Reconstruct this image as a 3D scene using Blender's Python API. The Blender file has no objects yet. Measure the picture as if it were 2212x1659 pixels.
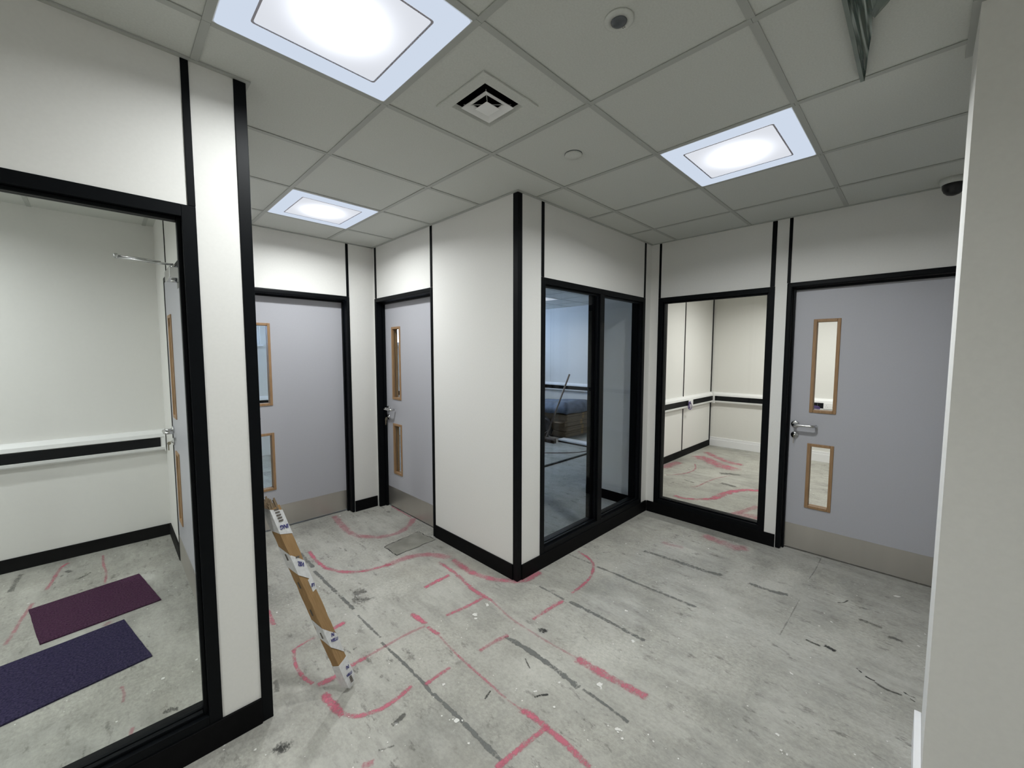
import bpy, bmesh, math, random
from mathutils import Vector, Matrix
random.seed(7)
sc = bpy.context.scene
C = sc.collection
PI = math.pi

# ------------------------------------------------------------------ camera, world, exposure
YAW, PITCH, ROLL, FPX = 0.787107, -0.0721988, 0.000624, 881.375
cd = bpy.data.cameras.new('camera')
cd.sensor_fit = 'HORIZONTAL'; cd.sensor_width = 36.0
cd.lens = FPX / 2212.0 * 36.0
cd.clip_start = 0.02; cd.clip_end = 200
cam = bpy.data.objects.new('camera', cd); C.objects.link(cam)
fw = Vector((math.cos(YAW)*math.cos(PITCH), math.sin(YAW)*math.cos(PITCH), math.sin(PITCH)))
rt = Vector((math.sin(YAW), -math.cos(YAW), 0)); up = rt.cross(fw)
rt2 = rt*math.cos(ROLL) + up*math.sin(ROLL); up2 = up*math.cos(ROLL) - rt*math.sin(ROLL)
m3 = Matrix((rt2, up2, -fw)).transposed()
cam.matrix_world = Matrix.Translation((0, 0, 1.54)) @ m3.to_4x4()
sc.camera = cam

w = bpy.data.worlds.new('sky'); sc.world = w; w.use_nodes = True
bgn = w.node_tree.nodes['Background']
bgn.inputs['Color'].default_value = (0.50, 0.66, 1.0, 1)
bgn.inputs['Strength'].default_value = 12.0

PANEL_W = 17.2         # light of one ceiling panel
sc.view_settings.view_transform = 'Standard'
sc.view_settings.look = 'None'
sc.view_settings.gamma = 1.0
sc.view_settings.use_curve_mapping = False
sc.view_settings.exposure = 0.0
sc.cycles.use_denoising = True
sc.cycles.max_bounces = 9
sc.cycles.use_light_tree = False
sc.cycles.diffuse_bounces = 5
sc.cycles.glossy_bounces = 3
sc.cycles.transparent_max_bounces = 16
sc.cycles.transmission_bounces = 4
sc.cycles.caustics_reflective = False
sc.cycles.caustics_refractive = False
sc.cycles.sample_clamp_indirect = 6.0
sc.cycles.use_adaptive_sampling = True
sc.cycles.adaptive_threshold = 0.04

# ------------------------------------------------------------------ materials
def mat(name, col, rough=0.5, metal=0.0, spec=0.5, var=0.0, scale=20.0, bump=0.0, bscale=200.0, stretch=None, col2=None):
    m = bpy.data.materials.new(name); m.use_nodes = True
    nt = m.node_tree; b = nt.nodes['Principled BSDF']
    b.inputs['Base Color'].default_value = (*col, 1)
    b.inputs['Roughness'].default_value = rough
    b.inputs['Metallic'].default_value = metal
    b.inputs['Specular IOR Level'].default_value = spec
    if var > 0 or col2 or bump > 0:
        tc = nt.nodes.new('ShaderNodeTexCoord'); mp = nt.nodes.new('ShaderNodeMapping')
        nt.links.new(tc.outputs['Object'], mp.inputs['Vector'])
        if stretch: mp.inputs['Scale'].default_value = stretch
    if var > 0 or col2:
        n = nt.nodes.new('ShaderNodeTexNoise'); n.inputs['Scale'].default_value = scale; n.inputs['Detail'].default_value = 2.5
        nt.links.new(mp.outputs['Vector'], n.inputs['Vector'])
        r = nt.nodes.new('ShaderNodeValToRGB')
        r.color_ramp.elements[0].position = 0.3; r.color_ramp.elements[1].position = 0.7
        c2 = col2 or tuple(min(1, c*(1+var)) for c in col)
        c1 = col if col2 else tuple(c*(1-var) for c in col)
        r.color_ramp.elements[0].color = (*c1, 1); r.color_ramp.elements[1].color = (*c2, 1)
        nt.links.new(n.outputs['Fac'], r.inputs['Fac']); nt.links.new(r.outputs['Color'], b.inputs['Base Color'])
    if bump > 0:
        n2 = nt.nodes.new('ShaderNodeTexNoise'); n2.inputs['Scale'].default_value = bscale; n2.inputs['Detail'].default_value = 4
        nt.links.new(mp.outputs['Vector'], n2.inputs['Vector'])
        bp = nt.nodes.new('ShaderNodeBump'); bp.inputs['Strength'].default_value = bump; bp.inputs['Distance'].default_value = 0.002
        nt.links.new(n2.outputs['Fac'], bp.inputs['Height']); nt.links.new(bp.outputs['Normal'], b.inputs['Normal'])
    return m

M = {}
M['wall'] = mat('wall_vinyl', (0.76, 0.75, 0.72), 0.55, spec=0.3, var=0.012, scale=90)
M['plaster'] = mat('painted_plaster', (0.735, 0.725, 0.69), 0.75, spec=0.2, var=0.015, scale=60)
M['tile'] = mat('ceiling_tile', (0.60, 0.61, 0.575), 0.9, spec=0.1, var=0.04, scale=160)
M['bar'] = mat('grid_bar_paint', (0.43, 0.44, 0.415), 0.5, spec=0.3)
M['white'] = mat('white_plastic', (0.82, 0.82, 0.81), 0.35, var=0.01, scale=30)
M['gloss_white'] = mat('white_gloss_paint', (0.85, 0.85, 0.86), 0.25, var=0.01, scale=30)
M['black'] = mat('black_trim', (0.0022, 0.0030, 0.0040), 0.45, spec=0.12, var=0.1, scale=40)
M['black_matt'] = mat('black_skirting', (0.003, 0.003, 0.0035), 0.6, spec=0.10, var=0.2, scale=25)
M['door'] = mat('grey_laminate', (0.44, 0.44, 0.472), 0.42, spec=0.4, var=0.015, scale=120)
M['steel'] = mat('brushed_steel', (0.56, 0.53, 0.49), 0.36, metal=0.85, var=0.035, scale=3, stretch=(3, 3, 0.5))
M['chrome'] = mat('satin_chrome', (0.62, 0.62, 0.62), 0.22, metal=1.0, var=0.03, scale=60)
M['brass'] = mat('dull_brass', (0.42, 0.38, 0.28), 0.35, metal=1.0, var=0.1, scale=80)
M['oak'] = mat('oak_bead', (0.265, 0.152, 0.07), 0.5, col2=(0.36, 0.218, 0.11), scale=14, stretch=(9, 9, 0.8))
M['dark'] = mat('dark_void', (0.006, 0.006, 0.007), 0.8, spec=0.1, var=0.1)
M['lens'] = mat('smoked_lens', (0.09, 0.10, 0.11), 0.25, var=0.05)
M['card'] = mat('cardboard', (0.27, 0.165, 0.075), 0.8, spec=0.15, col2=(0.34, 0.215, 0.105), scale=8, stretch=(40, 40, 1.5), bump=0.2, bscale=80)
M['card2'] = mat('cardboard_plain', (0.20, 0.15, 0.10), 0.85, spec=0.1, var=0.08, scale=14, bump=0.1, bscale=60)  # kept dark to carry the shade on the stacked boxes
M['tape'] = mat('white_tape', (0.62, 0.62, 0.62), 0.28, var=0.10, scale=70, bump=0.5, bscale=60)
M['ink'] = mat('blue_print', (0.02, 0.02, 0.16), 0.5, var=0.05)
M['ink_black'] = mat('black_print', (0.10, 0.085, 0.07), 0.6, var=0.1)
M['purple'] = mat('plum_carpet', (0.030, 0.010, 0.026), 0.95, spec=0.05, col2=(0.088, 0.036, 0.072), scale=120, bump=1.0, bscale=420)
M['violet'] = mat('violet_carpet', (0.012, 0.010, 0.030), 0.95, spec=0.05, col2=(0.050, 0.040, 0.090), scale=120, bump=1.0, bscale=420)
M['sheet'] = mat('blue_dust_sheet', (0.085, 0.11, 0.155), 0.6, var=0.4, scale=9, bump=1.0, bscale=9)
M['bag'] = mat('black_bag', (0.008, 0.008, 0.010), 0.3, var=0.2, bump=0.9, bscale=18)
M['wood'] = mat('pole_wood', (0.10, 0.075, 0.06), 0.5, var=0.1)
M['bristle'] = mat('bristle', (0.05, 0.035, 0.022), 0.9, var=0.4, scale=90)
M['cable'] = mat('purple_cable', (0.09, 0.05, 0.22), 0.45, var=0.1)
M['redcable'] = mat('dark_red_cable', (0.06, 0.02, 0.025), 0.5, var=0.1)
M['film'] = mat('green_film', (0.008, 0.035, 0.022), 0.25, col2=(0.34, 0.39, 0.36), scale=3.2, stretch=(0.7, 26, 1))
for n_ in M['film'].node_tree.nodes:
    if n_.type == 'VALTORGB': n_.color_ramp.elements[0].position = 0.47; n_.color_ramp.elements[1].position = 0.60
M['filmgrey'] = mat('grey_film', (0.16, 0.19, 0.17), 0.25, var=0.1, scale=8)
M['patch'] = mat('patched_concrete', (0.19, 0.185, 0.16), 0.85, spec=0.1, col2=(0.29, 0.285, 0.25), scale=7, bump=0.3, bscale=60)
M['splash'] = mat('white_paint_splash', (0.68, 0.67, 0.63), 0.6, var=0.06, scale=50)

# glass: a thin clear sheet
g = bpy.data.materials.new('clear_glass'); g.use_nodes = True
nt = g.node_tree; nt.nodes.clear()
o_ = nt.nodes.new('ShaderNodeOutputMaterial'); tr = nt.nodes.new('ShaderNodeBsdfTransparent'); gl = nt.nodes.new('ShaderNodeBsdfGlossy')
tr.inputs['Color'].default_value = (0.95, 0.965, 0.96, 1); gl.inputs['Roughness'].default_value = 0.02
fr = nt.nodes.new('ShaderNodeFresnel'); ge = nt.nodes.new('ShaderNodeNewGeometry')
io = nt.nodes.new('ShaderNodeMath'); io.operation = 'MULTIPLY_ADD'; io.inputs[1].default_value = 1/1.22-1.22; io.inputs[2].default_value = 1.22
nt.links.new(ge.outputs['Backfacing'], io.inputs[0]); nt.links.new(io.outputs[0], fr.inputs['IOR'])      # same weak reflection on both faces of the sheet
mx = nt.nodes.new('ShaderNodeMixShader')
nt.links.new(fr.outputs['Fac'], mx.inputs['Fac']); nt.links.new(tr.outputs['BSDF'], mx.inputs[1]); nt.links.new(gl.outputs['BSDF'], mx.inputs[2])
nt.links.new(mx.outputs['Shader'], o_.inputs['Surface'])
M['glass'] = g
tg = g.copy(); tg.name = 'dimmed_glass'  # darker copy of the clear glass, tinted to dim the wall behind
for n_ in tg.node_tree.nodes:
    if n_.type == 'BSDF_TRANSPARENT': n_.inputs['Color'].default_value = (0.87, 0.885, 0.89, 1)
M['dimmed_glass'] = tg
M['gap'] = mat('groove_shade', (0.48, 0.46, 0.54), 0.6, var=0.05)  # flat grey standing in for the shade in the lens groove

def emission(name, col, strength, core=0.0):
    m = bpy.data.materials.new(name); m.use_nodes = True
    nt = m.node_tree; nt.nodes.clear()
    o = nt.nodes.new('ShaderNodeOutputMaterial'); e = nt.nodes.new('ShaderNodeEmission')
    e.inputs['Color'].default_value = (*col, 1); e.inputs['Strength'].default_value = strength
    nt.links.new(e.outputs['Emission'], o.inputs['Surface'])
    if core > 0:      # hot spot painted into the lens emission, fading outwards
        tc = nt.nodes.new('ShaderNodeTexCoord'); mp = nt.nodes.new('ShaderNodeMapping')
        mp.inputs['Scale'].default_value = (3.3, 3.3, 0.0)
        gr = nt.nodes.new('ShaderNodeTexGradient'); gr.gradient_type = 'SPHERICAL'
        pw = nt.nodes.new('ShaderNodeMath'); pw.operation = 'POWER'; pw.inputs[1].default_value = 4.6
        mu = nt.nodes.new('ShaderNodeMath'); mu.operation = 'MULTIPLY_ADD'; mu.inputs[1].default_value = core; mu.inputs[2].default_value = strength
        nt.links.new(tc.outputs['Object'], mp.inputs['Vector']); nt.links.new(mp.outputs['Vector'], gr.inputs['Vector'])
        nt.links.new(gr.outputs['Fac'], pw.inputs[0]); nt.links.new(pw.outputs[0], mu.inputs[0]); nt.links.new(mu.outputs[0], e.inputs['Strength'])
    return m
M['led_core'] = emission('led_lens', (0.92, 0.955, 1.03), 0.78, 6.0)
M['led_rim'] = emission('led_rim', (0.80, 0.90, 1.06), 0.77)
M['led_core_warm'] = emission('led_lens_warm', (1.0, 0.95, 0.86), 0.66, 9.0)

for k_ in ('led_rim', 'led_core', 'led_core_warm'): M[k_].cycles.emission_sampling = 'NONE'

# bare concrete floor with trowel streaks, scuffs and dust
def floor_material():
    m = bpy.data.materials.new('bare_concrete'); m.use_nodes = True
    nt = m.node_tree; b = nt.nodes['Principled BSDF']
    b.inputs['Roughness'].default_value = 0.72; b.inputs['Specular IOR Level'].default_value = 0.3
    tc = nt.nodes.new('ShaderNodeTexCoord')
    def noise(scale, stretch, detail=4, rough=0.6):
        mp = nt.nodes.new('ShaderNodeMapping'); mp.inputs['Scale'].default_value = stretch
        n = nt.nodes.new('ShaderNodeTexNoise'); n.inputs['Scale'].default_value = scale; n.inputs['Detail'].default_value = detail
        n.inputs['Roughness'].default_value = rough
        nt.links.new(tc.outputs['Object'], mp.inputs['Vector']); nt.links.new(mp.outputs['Vector'], n.inputs['Vector'])
        return n.outputs['Fac']
    def ramp(fac, stops):
        r = nt.nodes.new('ShaderNodeValToRGB'); els = r.color_ramp.elements
        while len(els) < len(stops): els.new(0.5)
        for e, (p, c) in zip(els, stops): e.position = p; e.color = (c, c, c, 1) if not isinstance(c, tuple) else (*c, 1)
        nt.links.new(fac, r.inputs['Fac']); return r.outputs['Color']
    def mix(fac, a, bcol, mode='MIX'):
        x = nt.nodes.new('ShaderNodeMix'); x.data_type = 'RGBA'; x.blend_type = mode
        if isinstance(fac, float): x.inputs['Factor'].default_value = fac
        else: nt.links.new(fac, x.inputs['Factor'])
        for sock, v in ((x.inputs[6], a), (x.inputs[7], bcol)):
            if isinstance(v, tuple): sock.default_value = (*v, 1)
            else: nt.links.new(v, sock)
        return x.outputs[2]
    base = ramp(noise(1.3, (1, 1, 1), 6, 0.68), [(0.34, (0.245, 0.241, 0.217)), (0.5, (0.36, 0.351, 0.312)), (0.66, (0.455, 0.445, 0.40))])
    fine = ramp(noise(70, (1, 0.7, 1), 4, 0.75), [(0.28, 0.76), (0.72, 1.22)])
    col = mix(1.0, base, fine, 'MULTIPLY')
    streak = ramp(noise(3.2, (3.4, 0.8, 1), 5, 0.7), [(0.42, 1.0), (0.60, 0.0)])
    col = mix(ramp(noise(2.2, (1, 1, 1), 2), [(0.38, 0.0), (0.66, 0.55)]), col, mix(streak, (0.275, 0.27, 0.245), (0.455, 0.447, 0.41)))
    scuff = ramp(noise(9.0, (2.2, 0.9, 1), 7, 0.74), [(0.56, 0.0), (0.64, 0.85)])
    where = ramp(noise(1.7, (1, 1, 1), 2), [(0.41, 0.12), (0.60, 0.95)])
    sw = nt.nodes.new('ShaderNodeMath'); sw.operation = 'MULTIPLY'
    nt.links.new(scuff, sw.inputs[0]); nt.links.new(where, sw.inputs[1])
    col = mix(sw.outputs[0], col, (0.125, 0.122, 0.108))
    haze = ramp(noise(2.6, (1.3, 0.8, 1), 5, 0.7), [(0.52, 0.0), (0.68, 0.45)])
    col = mix(haze, col, (0.50, 0.488, 0.445))
    spots = ramp(noise(26, (1, 1, 1), 2, 0.4), [(0.755, 0.0), (0.775, 1.0)])
    col = mix(spots, col, (0.66, 0.65, 0.62))
    brown = ramp(noise(0.9, (1.4, 0.7, 1), 3, 0.6), [(0.58, 0.0), (0.75, 0.35)])
    col = mix(brown, col, (0.34, 0.31, 0.25))
    nt.links.new(col, b.inputs['Base Color'])
    bp = nt.nodes.new('ShaderNodeBump'); bp.inputs['Strength'].default_value = 0.25; bp.inputs['Distance'].default_value = 0.003
    nt.links.new(noise(60, (1, 1, 1), 3), bp.inputs['Height']); nt.links.new(bp.outputs['Normal'], b.inputs['Normal'])
    return m
M['floor'] = floor_material()

# floor marks: sprayed or trowelled, broken up by noise, thin at the edges
def mark_material(name, col, hard, scale, stretch, cov, patch):
    m = bpy.data.materials.new(name); m.use_nodes = True
    nt = m.node_tree; b = nt.nodes['Principled BSDF']
    b.inputs['Base Color'].default_value = (*col, 1); b.inputs['Roughness'].default_value = 0.75; b.inputs['Specular IOR Level'].default_value = 0.2
    tc = nt.nodes.new('ShaderNodeTexCoord'); mp = nt.nodes.new('ShaderNodeMapping'); mp.inputs['Scale'].default_value = stretch
    n = nt.nodes.new('ShaderNodeTexNoise'); n.inputs['Scale'].default_value = scale; n.inputs['Detail'].default_value = 7; n.inputs['Roughness'].default_value = 0.7
    nt.links.new(tc.outputs['Object'], mp.inputs['Vector']); nt.links.new(mp.outputs['Vector'], n.inputs['Vector'])
    at = nt.nodes.new('ShaderNodeAttribute'); at.attribute_name = 'edge'
    lo = nt.nodes.new('ShaderNodeTexNoise'); lo.inputs['Scale'].default_value = scale*0.16; lo.inputs['Detail'].default_value = 2
    nt.links.new(mp.outputs['Vector'], lo.inputs['Vector'])
    a0 = nt.nodes.new('ShaderNodeMath'); a0.operation = 'MULTIPLY_ADD'; a0.inputs[1].default_value = patch; a0.inputs[2].default_value = -0.5*patch-1.1-cov
    nt.links.new(lo.outputs['Fac'], a0.inputs[0])
    a1 = nt.nodes.new('ShaderNodeMath'); a1.operation = 'MULTIPLY_ADD'; a1.inputs[1].default_value = 2.2
    nt.links.new(n.outputs['Fac'], a1.inputs[0]); nt.links.new(a0.outputs[0], a1.inputs[2])
    a2 = nt.nodes.new('ShaderNodeMath'); a2.operation = 'ADD'; nt.links.new(a1.outputs[0], a2.inputs[0]); nt.links.new(at.outputs['Fac'], a2.inputs[1])
    a3 = nt.nodes.new('ShaderNodeMath'); a3.operation = 'MULTIPLY'; a3.use_clamp = True; a3.inputs[1].default_value = hard
    nt.links.new(a2.outputs[0], a3.inputs[0])
    a4 = nt.nodes.new('ShaderNodeMath'); a4.operation = 'MULTIPLY'
    st = nt.nodes.new('ShaderNodeAttribute'); st.attribute_name = 'cover'
    nt.links.new(a3.outputs[0], a4.inputs[0]); nt.links.new(st.outputs['Fac'], a4.inputs[1])
    nt.links.new(a4.outputs[0], b.inputs['Alpha'])
    return m
M['pink'] = mark_material('pink_marker_spray', (0.56, 0.155, 0.215), 1.25, 70, (1, 1, 1), 0.36, 1.7)
M['filler'] = mark_material('grey_filler', (0.165, 0.168, 0.16), 1.9, 60, (1, 1, 1), 0.48, 1.4)
M['scuffed'] = mark_material('black_scuff', (0.045, 0.045, 0.043), 2.0, 80, (1.5, 0.8, 1), 0.55, 1.2)

# ------------------------------------------------------------------ helpers
def bx(bm, x0, x1, y0, y1, z0, z1, bevel=0.0, seg=2):
    vs = [bm.verts.new(p) for p in ((x0,y0,z0),(x1,y0,z0),(x1,y1,z0),(x0,y1,z0),(x0,y0,z1),(x1,y0,z1),(x1,y1,z1),(x0,y1,z1))]
    fs = [bm.faces.new([vs[i] for i in f]) for f in ((3,2,1,0),(4,5,6,7),(0,1,5,4),(1,2,6,5),(2,3,7,6),(3,0,4,7))]
    if bevel > 0:
        es = list({e for f in fs for e in f.edges})
        bmesh.ops.bevel(bm, geom=es, offset=bevel, segments=seg, affect='EDGES', profile=0.5)

def BM(*boxes, bevel=0.0):
    bm = bmesh.new()
    for b in boxes: bx(bm, *b, bevel=bevel)
    return bm

def obj(name, bm, m, parent=None, smooth=False):
    me = bpy.data.meshes.new(name); bmesh.ops.recalc_face_normals(bm, faces=bm.faces); bm.to_mesh(me); bm.free()
    if smooth:
        for p in me.polygons: p.use_smooth = True
    me.materials.append(M[m] if isinstance(m, str) else m)
    o = bpy.data.objects.new(name, me); C.objects.link(o)
    if parent: o.parent = parent
    return o

def tag(o, label, cat, group=None, kind=None):
    o['label'] = label; o['category'] = cat
    if group: o['group'] = group
    if kind: o['kind'] = kind
    return o

def empty(name, loc=(0,0,0), rz=0.0):
    o = bpy.data.objects.new(name, None); C.objects.link(o); o.empty_display_size = 0.1
    o.location = loc; o.rotation_euler = (0, 0, rz)
    return o

def struct(name, bm, m, label, cat):
    return tag(obj(name, bm, m), label, cat, kind='structure')

def sibling(o, loc, parent=None):
    c = o.copy(); C.objects.link(c); c.location = loc
    if parent is not None: c.parent = parent
    return c

def plate(bm, axis, u0, u1, w0, w1, z0, z1, holes):
    """slab from u0..u1 along the wall, w0..w1 thick, with rectangular openings (ua, ub, za, zb)"""
    us = sorted({u0, u1, *[h[i] for h in holes for i in (0, 1) if u0 < h[i] < u1]})
    zs = sorted({z0, z1, *[h[i] for h in holes for i in (2, 3) if z0 < h[i] < z1]})
    def solid(i, j):
        if i < 0 or j < 0 or i >= len(us)-1 or j >= len(zs)-1: return False
        cu, cz = (us[i]+us[i+1])/2, (zs[j]+zs[j+1])/2
        return not any(h[0] < cu < h[1] and h[2] < cz < h[3] for h in holes)
    P = (lambda u, w_, z: (u, w_, z)) if axis == 'x' else (lambda u, w_, z: (w_, u, z))
    cache = {}
    def V(u, w_, z):
        k = (u, w_, z)
        if k not in cache: cache[k] = bm.verts.new(P(u, w_, z))
        return cache[k]
    for i in range(len(us)-1):
        for j in range(len(zs)-1):
            if not solid(i, j): continue
            a, b, c, d = us[i], us[i+1], zs[j], zs[j+1]
            for w_ in (w0, w1): bm.faces.new((V(a,w_,c), V(b,w_,c), V(b,w_,d), V(a,w_,d)))
            if not solid(i-1, j): bm.faces.new((V(a,w0,c), V(a,w1,c), V(a,w1,d), V(a,w0,d)))
            if not solid(i+1, j): bm.faces.new((V(b,w0,c), V(b,w1,c), V(b,w1,d), V(b,w0,d)))
            if not solid(i, j-1): bm.faces.new((V(a,w0,c), V(b,w0,c), V(b,w1,c), V(a,w1,c)))
            if not solid(i, j+1): bm.faces.new((V(a,w0,d), V(b,w0,d), V(b,w1,d), V(a,w1,d)))
    return bm

def ring(bm, x0, x1, z0, z1, wd, y0, y1, bevel=0.0):
    bx(bm, x0, x0+wd, y0, y1, z0, z1, bevel); bx(bm, x1-wd, x1, y0, y1, z0, z1, bevel)
    bx(bm, x0+wd, x1-wd, y0, y1, z0, z0+wd, bevel); bx(bm, x0+wd, x1-wd, y0, y1, z1-wd, z1, bevel)
    return bm

def tube(bm, pts, r, n=8, caps=True):
    pts = [Vector(p) for p in pts]; rings = []
    ref = None
    for i, p in enumerate(pts):
        d = (pts[min(i+1, len(pts)-1)] - pts[max(i-1, 0)]).normalized()
        if ref is None: ref = d.orthogonal().normalized()
        a = (ref - d*ref.dot(d)).normalized(); ref = a; b = d.cross(a)
        rr = r[i] if isinstance(r, (list, tuple)) else r
        rings.append([bm.verts.new(p + (a*math.cos(2*PI*k/n) + b*math.sin(2*PI*k/n))*rr) for k in range(n)])
    for q, s in zip(rings, rings[1:]):
        for k in range(n): bm.faces.new((q[k], q[(k+1)%n], s[(k+1)%n], s[k]))
    if caps:
        bm.faces.new(rings[0][::-1]); bm.faces.new(rings[-1])
    return bm

def lathe(bm, prof, n=32, axis='z', at=(0,0,0)):
    rings = []
    for r, h in prof:
        rg = []
        for k in range(n):
            c, s = math.cos(2*PI*k/n)*r, math.sin(2*PI*k/n)*r
            p = (c, s, h) if axis == 'z' else ((c, h, s) if axis == 'y' else (h, c, s))
            rg.append(bm.verts.new((p[0]+at[0], p[1]+at[1], p[2]+at[2])))
        rings.append(rg)
    for q, s in zip(rings, rings[1:]):
        for k in range(n): bm.faces.new((q[k], q[(k+1)%n], s[(k+1)%n], s[k]))
    bm.faces.new(rings[0][::-1]); bm.faces.new(rings[-1])
    return bm
H = 2.573            # finished ceiling height
YA, YD, XC, YB, XE = 1.88, 1.866, 1.911, 3.852, 3.733     # planes of the partitions
TH = 0.105           # partition thickness

# ------------------------------------------------------------------ room shell
floor = struct('floor', BM((-3.2, 7.5, -1.5, 7.3, -0.12, 0.0)), 'floor', 'bare grey concrete floor with pink spray marks and grey filler lines', 'floor')
ceiling = struct('ceiling', BM((-3.2, 7.5, -1.5, 7.3, 2.76, 2.85)), 'tile', 'suspended ceiling of square mineral tiles in a pale metal grid', 'ceiling')

def wall(name, axis, u0, u1, w0, w1, holes, label, m='wall'):
    return struct(name, plate(bmesh.new(), axis, u0, u1, w0, w1, 0.0, 2.75, holes), m, label, 'wall')

w_left = wall('wall_left', 'x', -3.0, 0.43, YA, YA+0.10, [(-1.24, 0.26, 0.10, 2.07)], 'white panel partition at the left holding the large window with carpet offcuts behind')
w_cor = wall('wall_corridor_left', 'y', YA+0.10, 4.585, 0.333, 0.43, [(2.828, 3.842, -1, 2.085)], 'white partition beside the leaning cardboard package, with the open-arm door closer on its far side')
w_back = wall('wall_back', 'x', 0.43, XC, YB, YB+TH, [(0.688, 1.667, -1, 2.085)], 'white end wall of the short passage with a grey door')
w_mid = wall('wall_passage_right', 'y', YD, 7.0, XC, XC+TH, [(2.828, 3.822, -1, 2.085)], 'white panel wall running from the black outside corner to the narrow grey door')
w_dark = wall('wall_middle', 'x', XC+TH, XE, YD, YD+TH, [(2.14, 3.625, 0.10, 2.07)], 'white partition with the two-pane window into the dim blue room')
w_right = wall('wall_right', 'y', -1.2, 2.57, XE, XE+TH, [(0.838, 1.785, 0.10, 2.07), (-0.25, 0.758, -1, 2.085)], 'white partition at the right with one window and a grey door')
w_rl = wall('wall_right_room_side', 'x', XE+TH, 7.25, 2.5, 2.57, [], 'white panelled side wall of the bright room seen through the right window')
w_east = wall('wall_far_east', 'y', -1.2, 7.1, 7.25, 7.38, [], 'cream far wall behind the bright room and the dim blue room', 'plaster')
w_north = wall('wall_far_north', 'x', -2.6, 7.25, 7.0, 7.12, [(-2.3, 1.66, 1.69, 2.40), (2.5, 6.9, 1.72, 2.40)], 'far outer wall with high daylight windows', 'plaster')
w_ln = wall('wall_left_room_far', 'x', -2.6, 0.333, 4.485, 4.585, [], 'plain white far wall behind the left window')
w_lw = wall('wall_left_room_west', 'y', YA+0.10, 7.0, -2.7, -2.6, [], 'west wall of the left room')
w_s = wall('wall_south', 'x', -3.0, XE, -1.3, -1.2, [], 'corridor wall behind the viewer')
w_w = wall('wall_west', 'y', -1.2, YA, -3.1, -3.0, [], 'end wall of the corridor behind the viewer')
w_rs = wall('wall_right_room_south', 'x', XE+TH, 7.25, -1.3, -1.2, [], 'south wall of the bright room')
w_pillar = wall('wall_front_right', 'y', -1.2, -0.0695, 1.874, 2.18, [], 'close grey-white wall end filling the right edge of the view', 'plaster')

# black cover strips over the panel joints, as parts of their walls
def strip(parent, x0, x1, y0, y1, z0, z1, name='cover_strip', m='black', bev=0.0015):
    return obj(name, BM((x0, x1, y0, y1, z0, z1), bevel=bev), m, parent)
TP = 2.5705
# left wall
strip(w_left, 0.237, 0.26, YA-0.005, YA, 2.0701, TP)
strip(w_left, 0.393, 0.434, YA-0.005, YA+0.03, 0.0, TP, 'corner_trim')
# corridor left wall, passage side
strip(w_cor, 0.43, 0.434, 2.80, 2.828, 2.085, TP); strip(w_cor, 0.43, 0.434, 3.815, 3.845, 2.085, TP)
strip(w_cor, 0.329, 0.333, 2.80, 2.828, 2.085, TP); strip(w_cor, 0.329, 0.333, 3.72, 3.745, 2.085, TP)
# end wall and passage right wall
strip(w_back, 1.640, 1.664, YB-0.005, YB, 2.0855, TP)
strip(w_mid, XC-0.005, XC, 3.786, 3.818, 2.0855, TP); strip(w_mid, XC-0.005, XC, 2.828, 2.856, 2.0855, TP)
# outside corner: an angle of black trim
bm = bmesh.new()
for f in (((XC-0.005, YD-0.005), (XC+0.037, YD-0.005), (XC+0.037, YD), (XC, YD), (XC, YD+0.037), (XC-0.005, YD+0.037)),):
    lo = [bm.verts.new((x, y, 0.0)) for x, y in f]; hi = [bm.verts.new((x, y, TP-0.002)) for x, y in f]
    bm.faces.new(lo[::-1]); bm.faces.new(hi)
    for k in range(len(f)): bm.faces.new((lo[k], lo[(k+1) % len(f)], hi[(k+1) % len(f)], hi[k]))
obj('corner_trim', bm, 'black', w_mid)
strip(w_dark, 2.140, 2.168, YD-0.005, YD, 2.0705, TP); strip(w_dark, 3.596, 3.624, YD-0.005, YD, 2.0705, TP)
strip(w_right, XE-0.005, XE, 1.764, 1.785, 2.0705, TP); strip(w_right, XE-0.005, XE, 0.840, 0.872, 2.0705, TP)
strip(w_right, XE-0.005, XE, 0.738, 0.760, 2.0855, TP)
# joints of the bright room's side wall
strip(w_rl, 6.10, 6.126, 2.495, 2.5, 0.098, 2.57); strip(w_rl, 7.222, 7.25, 2.49, 2.5, 0.0, 2.57)
strip(w_rl, 4.88, 4.906, 2.495, 2.5, 0.098, 2.57)
obj('panel_joint', BM((7.2485, 7.25, 6.02, 6.024, 0.93, 2.57)), 'bar', w_east)

# skirting boards
def skirt(name, boxes, label, m='black_matt', bev=0.002):
    return struct(name, BM(*boxes, bevel=bev), m, label, 'skirting')
s_ = 0.012
skirt('baseboard_left', [(-3.0, 0.393, YA-s_, YA, 0, 0.108)], 'black skirting under the large left window')
skirt('baseboard_back', [(1.669, XC-s_, YB-s_, YB, 0, 0.106)], 'short black skirting between the two passage doors')
skirt('baseboard_passage', [(XC-s_, XC, YD+0.037, 2.826, 0, 0.106)], 'black skirting along the white panel left of the outside corner')
skirt('baseboard_middle', [(XC+0.037, XE-s_, YD-s_, YD, 0, 0.104)], 'black skirting under the two-pane window')
skirt('baseboard_right', [(XE-s_, XE, 0.762, YD-s_-0.001, 0, 0.104)], 'black skirting under the right window')
skirt('baseboard_middle_room', [(XE-s_, XE, YD+TH, 2.57, 0, 0.10)], 'black skirting on the grey side wall seen through the narrow dark pane')
skirt('baseboard_right_room', [(XE+TH, 7.25, 2.488, 2.5, 0, 0.098)], 'black skirting on the panelled wall of the bright room')
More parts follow.
